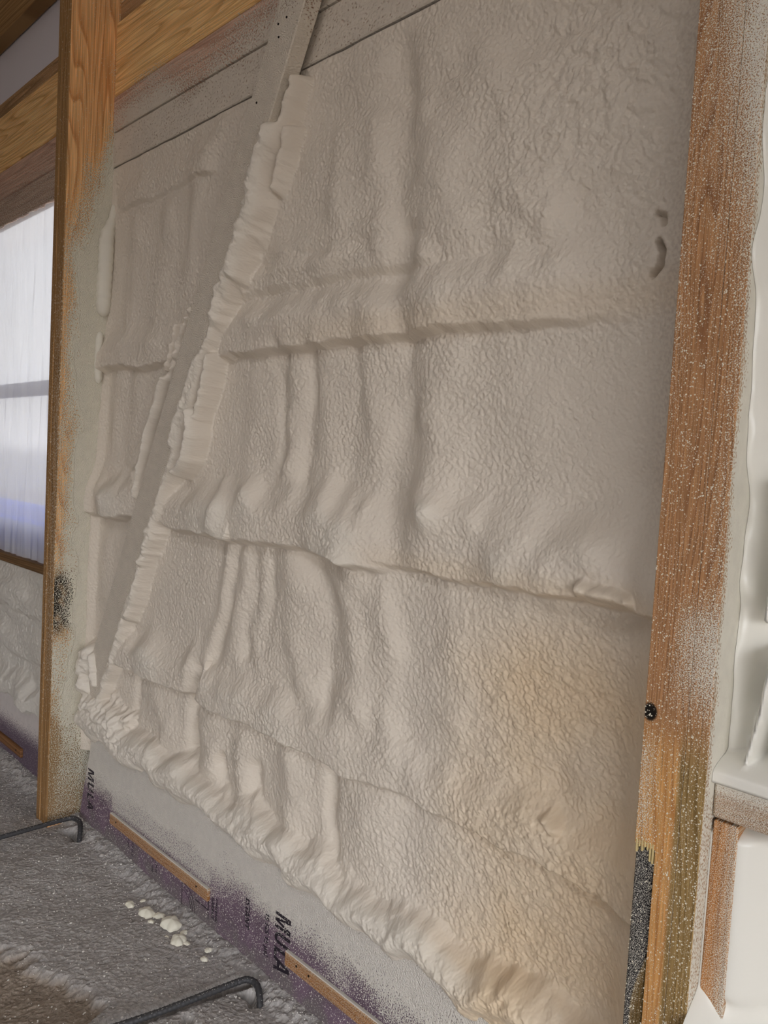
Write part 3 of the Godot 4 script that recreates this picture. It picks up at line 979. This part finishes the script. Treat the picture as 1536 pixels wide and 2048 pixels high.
func build_lower_boards(rng: RandomNumberGenerator) -> void:
	var zf := 0.060
	var W := 2048
	var H := 280
	var nn := noise(4.0, 81, FastNoiseLite.TYPE_SIMPLEX_SMOOTH, 3)
	var base := PackedByteArray()
	base.resize(W * H * 3)
	var mot := noise_bytes(W, H, 0.01, 82, 3)
	for i in W * H:
		var y := 0.36 * (1.0 - float(i / W) / H)
		var dust := sm(0.075, 0.01, y + (mot[i] - 128) * 0.0004) * 0.75
		var v := 0.88 + mot[i] * 0.0009
		base[i * 3] = int(lerpf(114 * v, 120, dust))
		base[i * 3 + 1] = int(lerpf(95 * v, 114, dust))
		base[i * 3 + 2] = int(lerpf(110 * v, 112, dust))
	var cover := func(u: float, v: float) -> float:
		var x := u * PL
		var y := 0.36 * (1.0 - v)
		var d := 0.99 * sm(0.10, 0.235, y + 0.05 * nn.get_noise_2d(x, y * 2.0))
		if x > 0.30 and x < 0.95:
			d = maxf(d, 0.86 * sm(0.12, 0.15, y))
		return clampf(maxf(d, 0.055), 0.0, 1.0)
	var m := tex_mat(coat(W, H, base, cover, 0.27, 83, Color(0.985, 0.985, 1.0)), 0.7, 0.3)
	var o := thing("rigid_board", "purple rigid insulation board with black print along the foot of the foam panel", "insulation board", Vector3.ZERO)
	# its left end is cut at a slant
	var st := SurfaceTool.new()
	st.begin(Mesh.PRIMITIVE_TRIANGLES)
	var sk := [0, 0.0, PL, 1, 0.0, 0.36]
	var a := Vector3(0.012, -0.05, zf)
	var b := Vector3(0.118, 0.355, zf)
	var c := Vector3(PL - 0.004, 0.355, zf)
	var d := Vector3(PL - 0.004, -0.05, zf)
	var back := Vector3(0, 0, -0.05)
	quad(st, a, b, c, d, Vector3(0, 0, 1), sk)
	quad(st, a + back, b + back, c + back, d + back, Vector3(0, 0, -1), sk)
	quad(st, a, b, b + back, a + back, Vector3(-1, 0.2, 0), sk)
	quad(st, b, c, c + back, b + back, Vector3(0, 1, 0), sk)
	quad(st, c, d, d + back, c + back, Vector3(1, 0, 0), sk)
	quad(st, d, a, a + back, d + back, Vector3(0, -1, 0), sk)
	obj("panel", st.commit(), m, o)
	var ink := flat(Color(0.16, 0.13, 0.17), 0.7)
	var z := zf + 0.0002
	lettering(o, "MULA", Vector3(1.300, 0.215, z), 0.066, 0.66, ink)
	lettering(o, "15 PIS 15 psi", Vector3(1.232, 0.185, z), 0.017, 0.9, ink)
	lettering(o, "ISTANT", Vector3(1.140, 0.185, z), 0.020, 0.95, ink)
	lettering(o, "CHUENG", Vector3(0.985, 0.112, z), 0.011, 1.15, ink)
	lettering(o, "GARANT", Vector3(0.966, 0.108, z), 0.013, 0.95, ink)
	lettering(o, "MULA", Vector3(0.118, 0.232, z), 0.050, 0.85, ink)
	lettering(o, "15 psi", Vector3(0.43, 0.088, z), 0.011, 1.0, ink, false)
	lettering(o, "CAN ULC", Vector3(0.46, 0.086, z), 0.011, 1.0, ink, false)
	lettering(o, "S701 TYPE", Vector3(0.60, 0.088, z), 0.010, 0.9, ink, false)
	lettering(o, "C578 IV", Vector3(0.625, 0.086, z), 0.011, 0.9, ink, false)
	# the printed emblem: a square frame with arcs
	var em := ArrayMesh.new()
	plain_box(Vector3(0.79, 0.088, z), Vector3(0.945, 0.0915, z + 0.0006), ink, 0.0001, em)
	plain_box(Vector3(0.79, 0.006, z), Vector3(0.7925, 0.09, z + 0.0006), ink, 0.0001, em)
	plain_box(Vector3(0.9425, 0.03, z), Vector3(0.945, 0.09, z + 0.0006), ink, 0.0001, em)
	plain_box(Vector3(0.87, 0.056, z), Vector3(0.945, 0.059, z + 0.0006), ink, 0.0001, em)
	obj("printed_frame", em, null, o)
	for r in [0.04, 0.05, 0.062]:
		var arc := []
		var rr := []
		for k in 16:
			var ph := PI * 0.5 * k / 15.0
			arc.append(Vector3(0.80 + r * 1.1 * sin(ph), 0.012 + r * cos(ph) * 1.1, z))
			rr.append(0.0008)
		obj("printed_arc", tube(arc, rr, 5), ink, o)
	var spots := []
	for k in 5000:
		spots.append([Vector3(rng.randf_range(0.08, 1.9), 0.25 * sqrt(rng.randf()), zf + 0.0004), Vector3(0, 0, 1), rng.randf_range(0.0007, 0.0018)])
	droplets(o, "foam_droplets", spots, flat(Color(0.88, 0.86, 0.83), 0.6))
	# battens
	var ww := wood_rgb(1024, 48, false, 5.0, 2.0, wood_ramp(Color(0.66, 0.46, 0.27), Color(0.52, 0.34, 0.19)), 400)
	var bm := tex_mat(coat(1024, 48, ww, func(_u: float, v: float) -> float: return 0.20 + 0.3 * sm(0.25, 0.0, v), 0.44, 84), 0.75, 0.08)
	var top := flat(Color(0.85, 0.83, 0.79), 0.7)
	var defs := [[0.303, 0.950, 0.090, 0.130, "thin wooden batten nailed across the purple board near the left post"], [1.328, 2.300, 0.089, 0.130, "thin wooden batten on the purple board running out at the bottom edge of the view"]]
	for q in defs:
		var s := [bm, [0, q[0], q[0] + 1.0, 1, q[2], q[3]]]
		var t := thing("batten", q[4], "batten", Vector3.ZERO, "battens on the purple boards")
		obj("strip", box(Vector3(q[0], q[2], zf), Vector3(q[1], q[3], zf + 0.011), 0.0015, [s, [top, [0, 0.0, 1.0, 2, 0.0, 1.0]], s]), null, t)
		for k in 2:
			var c2 := CylinderMesh.new()
			c2.top_radius = 0.003
			c2.bottom_radius = 0.003
			c2.height = 0.002
			var n := obj("nail_head", c2, flat(Color(0.14, 0.10, 0.07), 0.5, 0.5), t)
			n.rotation.x = PI / 2
			n.position = Vector3([q[0] + 0.05, q[0] + 0.585 if q[0] < 1.0 else q[0] + 0.10][k], 0.112, zf + 0.0115)

# ---------------------------------------------------------------- bay beyond the left post
func build_left_bay() -> void:
	# window behind its plastic
	var win := Node3D.new()
	win.name = "window_1"
	add_child(win)
	win.set_meta("kind", "structure")
	var vinyl := flat(Color(0.85, 0.86, 0.88), 0.4)
	var fr := ArrayMesh.new()
	plain_box(Vector3(-1.75, 0.93, -0.15), Vector3(-1.68, 2.80, -0.08), vinyl, 0.004, fr)
	plain_box(Vector3(-0.42, 0.93, -0.15), Vector3(-0.35, 2.80, -0.08), vinyl, 0.004, fr)
	plain_box(Vector3(-1.68, 2.72, -0.15), Vector3(-0.42, 2.80, -0.08), vinyl, 0.004, fr)
	plain_box(Vector3(-1.68, 0.93, -0.15), Vector3(-0.42, 1.02, -0.08), vinyl, 0.004, fr)
	obj("window_frame", fr, null, win)
	obj("meeting_rail", plain_box(Vector3(-1.68, 1.70, -0.14), Vector3(-0.42, 1.765, -0.09), vinyl, 0.004), null, win)
	obj("blue_glow_strip", plain_box(Vector3(-1.68, 0.95, -0.078), Vector3(-0.36, 1.075, -0.072), flat(Color(0.25, 0.50, 0.95), 0.5), 0.001), null, win)  # added blue strip, makes the blue glow at the foot of the window
	var glass := StandardMaterial3D.new()
	glass.transparency = BaseMaterial3D.TRANSPARENCY_ALPHA
	glass.albedo_color = Color(0.8, 0.9, 1.0, 0.08)
	glass.roughness = 0.03
	obj("pane", plain_box(Vector3(-1.68, 1.02, -0.118), Vector3(-0.42, 1.70, -0.115), glass, 0.0005), null, win)
	obj("pane", plain_box(Vector3(-1.68, 1.765, -0.118), Vector3(-0.42, 2.72, -0.115), glass, 0.0005), null, win)
	tag(obj("added_blue_block", plain_box(Vector3(-4.5, -0.32, -0.50), Vector3(0.4, 1.10, -0.40), flat(Color(0.16, 0.42, 0.95), 0.6), 0.03), null), "added blue block outside that makes the blue glow through the plastic sheet over the window", "glow_stand_in")  # added block outside, stands in for the blue glow through the plastic
	# the plastic sheet, with upright creases
	var f := Field.new(-1.70, -0.12, 0.927, 2.520, 0.006)
	var n1 := noise(5.0, 91)
	var n2 := noise(26.0, 92)
	for j in f.ny:
		var y := f.y0 + j * f.dy
		for i in f.nx:
			var x := f.x0 + i * f.dx
			f.h[j * f.nx + i] = -0.012 + 0.010 * n1.get_noise_2d(x * 2.0, y * 0.25) + 0.005 * pow(maxf(0.0, n2.get_noise_2d(x * 1.5 + 0.08 * y, y * 0.05)), 2.0)
			f.tint[j * f.nx + i] = Color(0.62, 0.61, 0.625)
	var pm := StandardMaterial3D.new()
	pm.vertex_color_use_as_albedo = true
	pm.transparency = BaseMaterial3D.TRANSPARENCY_ALPHA
	pm.albedo_color = Color(1, 1, 1, 0.90)
	pm.roughness = 0.4
	pm.backlight_enabled = true
	pm.backlight = Color(0.6, 0.6, 0.6)
	pm.cull_mode = BaseMaterial3D.CULL_DISABLED
	tag(obj("plastic_sheet", f.mesh(), pm), "translucent white plastic sheet with upright creases covering the bright window", "plastic sheet")
	# sill and lower foam
	var m2 := tex_mat([ImageTexture.create_from_image(Image.create_from_data(512, 32, false, Image.FORMAT_RGB8, wood_rgb(512, 32, false, 4.0, 2.0, wood_ramp(Color(0.52, 0.40, 0.28), Color(0.38, 0.28, 0.18)), 95)))])
	var s2 := [m2, [0, -1.8, 0.0, 1, 0.88, 0.94]]
	tag(obj("window_sill", box(Vector3(-1.8, 0.885, -0.045), Vector3(-0.11, 0.925, 0.014), 0.003, [s2, s2, s2]), null), "brown wooden sill strip under the plastic-covered window", "sill")
	f = Field.new(-1.9, -0.104, 0.20, 0.884, 0.005)
	var sw := noise(3.0, 96, FastNoiseLite.TYPE_SIMPLEX_SMOOTH, 2)
	var fine := noise_bytes(f.nx, f.ny, 0.005 / 0.022, 97, 2, 5.0)
	for j in f.ny:
		var y := f.y0 + j * f.dy
		for i in f.nx:
			var x := f.x0 + i * f.dx
			f.h[j * f.nx + i] = 0.022 + 0.012 * sw.get_noise_2d(x, y * 2.5) - 0.03 * sm(0.83, 0.915, y) - 0.05 * sm(0.27, 0.2, y) * sm(-0.2, -0.4, x) - 0.06 * sm(0.24, 0.15, y)
	f.ledge(0.70, 0.12, 0.025, -1.9, -0.1, 0.05, 98, 0.03, 0.02)
	f.ledge(0.50, 0.12, 0.02, -1.9, -0.1, 0.05, 99, 0.03, 0.02)
	f.ledge(0.30, 0.12, 0.05, -1.9, -0.1, 0.05, 100, 0.03, 0.02)
	for k in f.h.size():
		f.h[k] = maxf(-0.03, f.h[k] + 0.007 * (fine[k] / 255.0 - 0.5))
		f.tint[k] = Color(0.72, 0.68, 0.62)
	tag(obj("spray_foam", f.mesh(), foam_material(0.62, 0.05, 4.0)), "lumpy grey-lit spray foam below the plastic-covered window, left of the left post", "insulation")
	# rigid board and batten
	var W := 1024
	var H := 128
	var base := PackedByteArray()
	base.resize(W * H * 3)
	for i in W * H:
		base[i * 3] = 106
		base[i * 3 + 1] = 91
		base[i * 3 + 2] = 105
	var pmx := tex_mat(coat(W, H, base, func(_u: float, v: float) -> float: return 0.04 + 0.95 * sm(0.62, 0.32, v), 0.4, 101, Color(0.97, 0.96, 1.0)), 0.7, 0.1)
	var sp := [pmx, [0, -1.9, -0.1, 1, 0.0, 0.30]]
	tag(obj("rigid_board", box(Vector3(-1.9, -0.05, 0.0), Vector3(-0.106, 0.29, 0.05), 0.002, [sp, sp, sp]), null), "purple rigid insulation board beyond the left post, below the window", "insulation board")
	var bm := tex_mat([ImageTexture.create_from_image(Image.create_from_data(512, 32, false, Image.FORMAT_RGB8, wood_rgb(512, 32, false, 4.0, 2.0, wood_ramp(Color(0.56, 0.40, 0.27), Color(0.44, 0.30, 0.18)), 103)))])
	var sb := [bm, [0, -1.9, -0.1, 1, 0.0, 0.05]]
	var t := thing("batten", "brown wooden batten at the left edge of the view, left of the left post", "batten", Vector3.ZERO, "battens on the purple boards")
	obj("strip", box(Vector3(-1.75, 0.048, 0.05), Vector3(-0.585, 0.088, 0.062), 0.0015, [sb, sb, sb]), null, t)
	for xx in [-0.86, -0.64]:
		var c2 := CylinderMesh.new()
		c2.top_radius = 0.004
		c2.bottom_radius = 0.004
		c2.height = 0.002
		var n := obj("nail_head", c2, flat(Color(0.14, 0.10, 0.07), 0.5, 0.5), t)
		n.rotation.x = PI / 2
		n.position = Vector3(xx, 0.068, 0.0625)

# ---------------------------------------------------------------- bay beyond the right post
func build_right_bay() -> void:
	var xr := PL + PW
	var f := Field.new(xr + 0.0005, 3.3, -0.02, 2.9, 0.005)
	var cell := noise(9.0, 111, FastNoiseLite.TYPE_CELLULAR)
	cell.cellular_return_type = FastNoiseLite.RETURN_DISTANCE
	cell.cellular_jitter = 0.9
	var sw := noise(7.0, 112, FastNoiseLite.TYPE_SIMPLEX_SMOOTH, 2)
	for j in f.ny:
		var y := f.y0 + j * f.dy
		for i in f.nx:
			var x := f.x0 + i * f.dx
			var near := sm(xr + 0.05, xr, x)
			var edge := lerpf(0.088, 0.155, sm(1.25, 1.85, y))
			var v := lerpf(0.03, edge, near)
			v += 0.022 * sw.get_noise_2d(x * 1.4, y) - 0.035 * (cell.get_noise_2d(x * 1.6 + 0.02 * sw.get_noise_2d(x * 3, y * 3), y * 0.75) + 0.55) * sm(xr + 0.002, xr + 0.03, x)
			if y < 0.93:
				v = lerpf(v, 0.02 + 0.115 * sm(xr + 0.13, xr + 0.04, x), sm(0.93, 0.90, y) * sm(0.58, 0.66, y))
				v += 0.10 * sm(0.66, 0.60, y + (x - xr) * 0.3) * sm(xr + 0.25, xr, x)
			v = maxf(v, 0.15 * sm(0.968, 0.985, y) * sm(1.05, 1.0, y) * sm(xr + 0.5, xr + 0.1, x))
			f.h[j * f.nx + i] = v
			f.tint[j * f.nx + i] = Color(0.82, 0.80, 0.74)
	f.stroke(1, 0.018, 0.120, [xr + 0.062, 1.45, xr + 0.05, 1.33, xr + 0.047, 1.24])
	f.stroke(1, 0.016, 0.125, [xr + 0.085, 1.42, xr + 0.09, 1.3])
	f.stroke(1, 0.018, 0.125, [xr + 0.060, 1.185, xr + 0.052, 1.10, xr + 0.035, 1.01])
	f.stroke(1, 0.020, 0.115, [xr + 0.085, 1.17, xr + 0.09, 1.08, xr + 0.085, 1.0])
	var m := foam_material(0.28, 0.01, 3.0, 0.55)
	tag(obj("spray_foam", f.mesh(), m), "glossy white bulging spray foam right of the right post", "insulation")
	# crosswise block and short stud beside the post
	var W := 512
	var H := 128
	var ww := wood_rgb(W, H, false, 6.0, 2.0, wood_ramp(Color(0.64, 0.48, 0.34), Color(0.50, 0.36, 0.24)), 120)
	var bm := tex_mat(coat(W, H, ww, func(_u: float, v: float) -> float: return 0.55 + 0.43 * sm(0.5, 0.05, v), 0.38, 121), 0.75, 0.1)
	var s := [bm, [0, xr, xr + 0.4, 1, 0.925, 0.985]]
	tag(obj("blocking", box(Vector3(xr + 0.001, 0.928, 0.0), Vector3(3.2, 0.985, 0.140), 0.004, [s, s, s]), null), "horizontal wooden block dusted with foam at the right edge, above the short stud", "timber")
	var sw2 := wood_rgb(64, 512, true, 4.0, 2.0, wood_ramp(Color(0.70, 0.48, 0.28), Color(0.55, 0.36, 0.20)), 124)
	var sm2 := tex_mat(coat(64, 512, sw2, func(u: float, v: float) -> float: return 0.20 + 0.42 * sm(0.3, 1.0, u) + 0.2 * sm(0.4, 1.0, v) * u, 0.38, 125), 0.75, 0.1)
	var s3 := [sm2, [0, xr, xr + 0.040, 1, 0.56, 0.93]]
	tag(obj("short_stud", box(Vector3(xr + 0.003, 0.30, 0.0), Vector3(xr + 0.040, 0.923, 0.137), 0.002, [s3, s3, s3]), null), "short upright stud of orange wood beside the right post, under the block", "timber")

# ---------------------------------------------------------------- floor of dirt
func build_floor(rng: RandomNumberGenerator) -> void:
	struct("floor", plain_box(Vector3(-6.35, -0.3, -0.16), Vector3(5.35, -0.055, 8.2), flat(Color(0.60, 0.57, 0.54), 0.95), 0.001), null)
	var f := Field.new(-2.1, 2.4, -0.02, 1.7, 0.0048)
	var big := noise(1.6, 131, FastNoiseLite.TYPE_SIMPLEX_SMOOTH, 3)
	var lay := noise_bytes(f.nx, f.ny, 0.0048 / 0.09, 132, 5, 0.0)
	var grit := noise_bytes(f.nx, f.ny, 0.0048 / 0.014, 133, 1)
	var bord := noise(5.0, 134, FastNoiseLite.TYPE_SIMPLEX_SMOOTH, 3)
	for j in f.ny:
		var z := f.y0 + j * f.dy
		for i in f.nx:
			var x := f.x0 + i * f.dx
			var k := j * f.nx + i
			var lim := 0.70 - 0.28 * x + 0.05 * bord.get_noise_2d(x * 2.0, z) + 0.30 * sm(1.02, 1.16, x)
			var scrape := sm(lim - 0.012, lim + 0.025, z)          # where the grey dust is scraped off the brown earth
			var n := (lay[k] / 255.0 - 0.5)
			var g := (grit[k] / 255.0 - 0.5)
			var y := -0.012 + 0.012 * big.get_noise_2d(x, z) + 0.0065 * n + 0.0042 * g
			y += 0.022 * sm(0.13, 0.06, z + 0.02 * bord.get_noise_2d(x * 5.0, z * 5.0))
			y -= 0.020 * scrape - 0.012 * scrape * (grit[(k * 7 + 13) % grit.size()] / 255.0 - 0.5) * 0.4
			f.h[k] = y
			var grey := Color(0.40, 0.378, 0.362).lerp(Color(0.48, 0.458, 0.445), clampf(0.5 + n * 1.2, 0.0, 1.0))
			var brown := Color(0.30, 0.245, 0.198).lerp(Color(0.37, 0.31, 0.255), clampf(0.5 + n * 1.5, 0.0, 1.0))
			f.tint[k] = grey.lerp(brown, scrape * sm(1.9, 1.3, x)) * (1.0 + 0.55 * g)
	# furrow beside the nearer bar, groove under the other, and a small hole
	f.stroke(0, 0.014, -0.050, [1.110, 0.48, 1.146, 0.34, 1.178, 0.20, 1.196, 0.125, 1.215, 0.098])
	f.stroke(0, 0.010, -0.030, [1.235, 0.135, 1.26, 0.122, 1.285, 0.135])
	f.stroke(0, 0.012, -0.034, [0.085, 0.135, 0.12, 0.112, 0.16, 0.132])
	f.stroke(0, 0.012, -0.035, [1.222, 0.298, 1.226, 0.300])
	var m := StandardMaterial3D.new()
	m.vertex_color_use_as_albedo = true
	m.roughness = 0.95
	m.metallic_specular = 0.2
	m.heightmap_enabled = true
	var gi := noise(0.045, 6, FastNoiseLite.TYPE_SIMPLEX_SMOOTH, 5).get_seamless_image(512, 512, false, false, 0.1, true)
	gi.convert(Image.FORMAT_L8)
	m.heightmap_texture = ImageTexture.create_from_image(gi)
	m.heightmap_scale = 0.30
	m.uv1_scale = Vector3(4.0, 4.0, 1)
	var dirt := obj("dirt_ground", f.mesh(false), m)
	dirt.set_meta("kind", "structure")
	# bars
	var iron := flat(Color(0.30, 0.30, 0.31), 0.5, 0.4)
	rebar("rebar", "dark hooked steel bar lying at the foot of the left post", [Vector3(0.02, 0.026, 0.62), Vector3(0.045, 0.028, 0.36), Vector3(0.06, 0.030, 0.125), Vector3(0.075, 0.030, 0.100), Vector3(0.11, 0.027, 0.094), Vector3(0.155, 0.015, 0.112), Vector3(0.19, -0.012, 0.130)], iron, rng)
	rebar("rebar", "dark hooked steel bar in a furrow at the bottom edge of the view", [Vector3(1.08, 0.004, 0.66), Vector3(1.165, 0.006, 0.36), Vector3(1.215, 0.012, 0.135), Vector3(1.228, 0.012, 0.110), Vector3(1.255, 0.010, 0.104), Vector3(1.285, 0.000, 0.116), Vector3(1.305, -0.020, 0.128)], iron, rng)
	# clots of foam that fell on the dirt
	var clots := [[0.655, 0.166, 0.020, "small round foam clot, leftmost of the white clots on the dirt"], [0.735, 0.150, 0.030, "large two-lobed foam clot between the leftmost clot and the purple board"], [0.775, 0.128, 0.020, "small foam clot touching the right side of the two-lobed clot"],
		[0.845, 0.128, 0.036, "largest spiky foam clot on the dirt, with drips at its edge"], [0.925, 0.148, 0.029, "flat oval foam clot below the spiky clot"], [0.905, 0.118, 0.013, "tiny foam clot just above the flat oval clot"], [0.955, 0.138, 0.012, "tiny foam clot right of the flat oval clot"],
		[1.03, 0.112, 0.012, "tiny foam clot close to the purple board, above the single pale clot"], [1.055, 0.142, 0.012, "single pale foam clot on bare dirt nearest the hooked bar"], [0.665, 0.125, 0.011, "tiny foam clot above the two-lobed clot, beside the board"], [1.236, 0.300, 0.013, "pale foam clot beside the small dark hole under the nearer bar"],
		[0.79, 0.165, 0.011, "tiny foam clot between the two-lobed and the spiky clot"], [0.885, 0.165, 0.008, "tiny foam clot left of the flat oval clot"]]
	var fm := flat(Color(0.97, 0.955, 0.89), 0.55)
	for q in clots:
		var o := obj("foam_clot", clot(q[2], rng), fm)
		o.position = Vector3(q[0], f.h[clampi(int((q[1] - f.y0) / f.dy), 0, f.ny - 1) * f.nx + clampi(int((q[0] - f.x0) / f.dx), 0, f.nx - 1)] - 0.001, q[1])
		tag(o, q[3], "foam clot", "foam clots on the dirt")
	var spots := []
	for k in 3600:
		var x := rng.randf_range(-1.2, 1.7)
		var z := 0.05 + 0.75 * pow(rng.randf(), 1.7)
		var i := clampi(int((x - f.x0) / f.dx), 0, f.nx - 1)
		var j := clampi(int((z - f.y0) / f.dy), 0, f.ny - 1)
		spots.append([Vector3(x, f.h[j * f.nx + i] + 0.001, z), Vector3(0, 1, 0), rng.randf_range(0.0010, 0.0028) * (1.6 if rng.randf() > 0.97 else 1.0)])
	droplets(self, "foam_flecks", spots, flat(Color(0.93, 0.92, 0.90), 0.7))
	tag(get_node("foam_flecks"), "tiny white foam flecks scattered all over the grey dirt", "foam flecks")

func clot(r: float, rng: RandomNumberGenerator) -> ArrayMesh:
	var st := SurfaceTool.new()
	st.begin(Mesh.PRIMITIVE_TRIANGLES)
	var ph0 := rng.randf() * TAU
	var sides := 40
	var rings := 10
	var a1 := rng.randf_range(0.08, 0.18)
	var a2 := rng.randf_range(0.03, 0.08)
	for j in rings + 1:
		var t := j / float(rings)
		for s in sides:
			var ph := TAU * s / sides
			var w := 1.0 + a1 * sin(ph * 2.0 + ph0) + a2 * sin(ph * 5.0 + ph0 * 3.0) + 0.05 * sin(ph * 9.0 + ph0)
			var el := t * PI * 0.5
			st.set_smooth_group(0)
			st.add_vertex(Vector3(cos(ph) * w * r * cos(el), r * 0.55 * sin(el) * (1.0 + 0.2 * sin(ph * 3.0 + ph0) * cos(el)), sin(ph) * w * r * 0.85 * cos(el)))
	for j in rings:
		for s in sides:
			var p := j * sides + s
			var q := j * sides + (s + 1) % sides
			for k in [p, p + sides, q, q, p + sides, q + sides]:
				st.add_index(k)
	st.generate_normals()
	return st.commit()

func rebar(called: String, label: String, way: Array, m: Material, rng: RandomNumberGenerator) -> void:
	var cv := Curve3D.new()
	for i in way.size():
		var d: Vector3 = (way[mini(i + 1, way.size() - 1)] - way[maxi(i - 1, 0)]).normalized()
		var back: float = way[i].distance_to(way[maxi(i - 1, 0)]) * 0.33
		var ahead: float = way[i].distance_to(way[mini(i + 1, way.size() - 1)]) * 0.33
		cv.add_point(way[i], -d * back, d * ahead)
	var pts := []
	var rad := []
	var L := cv.get_baked_length()
	var n := int(L / 0.003)
	for i in n + 1:
		pts.append(cv.sample_baked(L * i / n, true))
		rad.append(0.0085 + (0.0011 if i % 4 == 0 else 0.0))
	var o := thing(called, label, "steel bar", Vector3.ZERO, "hooked steel bars")
	obj("bar", tube(pts, rad, 12), m, o)
	var spots := []
	for k in 420:
		var p: Vector3 = cv.sample_baked(rng.randf() * L)
		spots.append([p + Vector3(rng.randf_range(-0.006, 0.006), 0.0075, rng.randf_range(-0.003, 0.003)), Vector3(0, 1, 0), rng.randf_range(0.0006, 0.0014)])
	droplets(o, "foam_droplets", spots, flat(Color(0.75, 0.74, 0.73), 0.7))
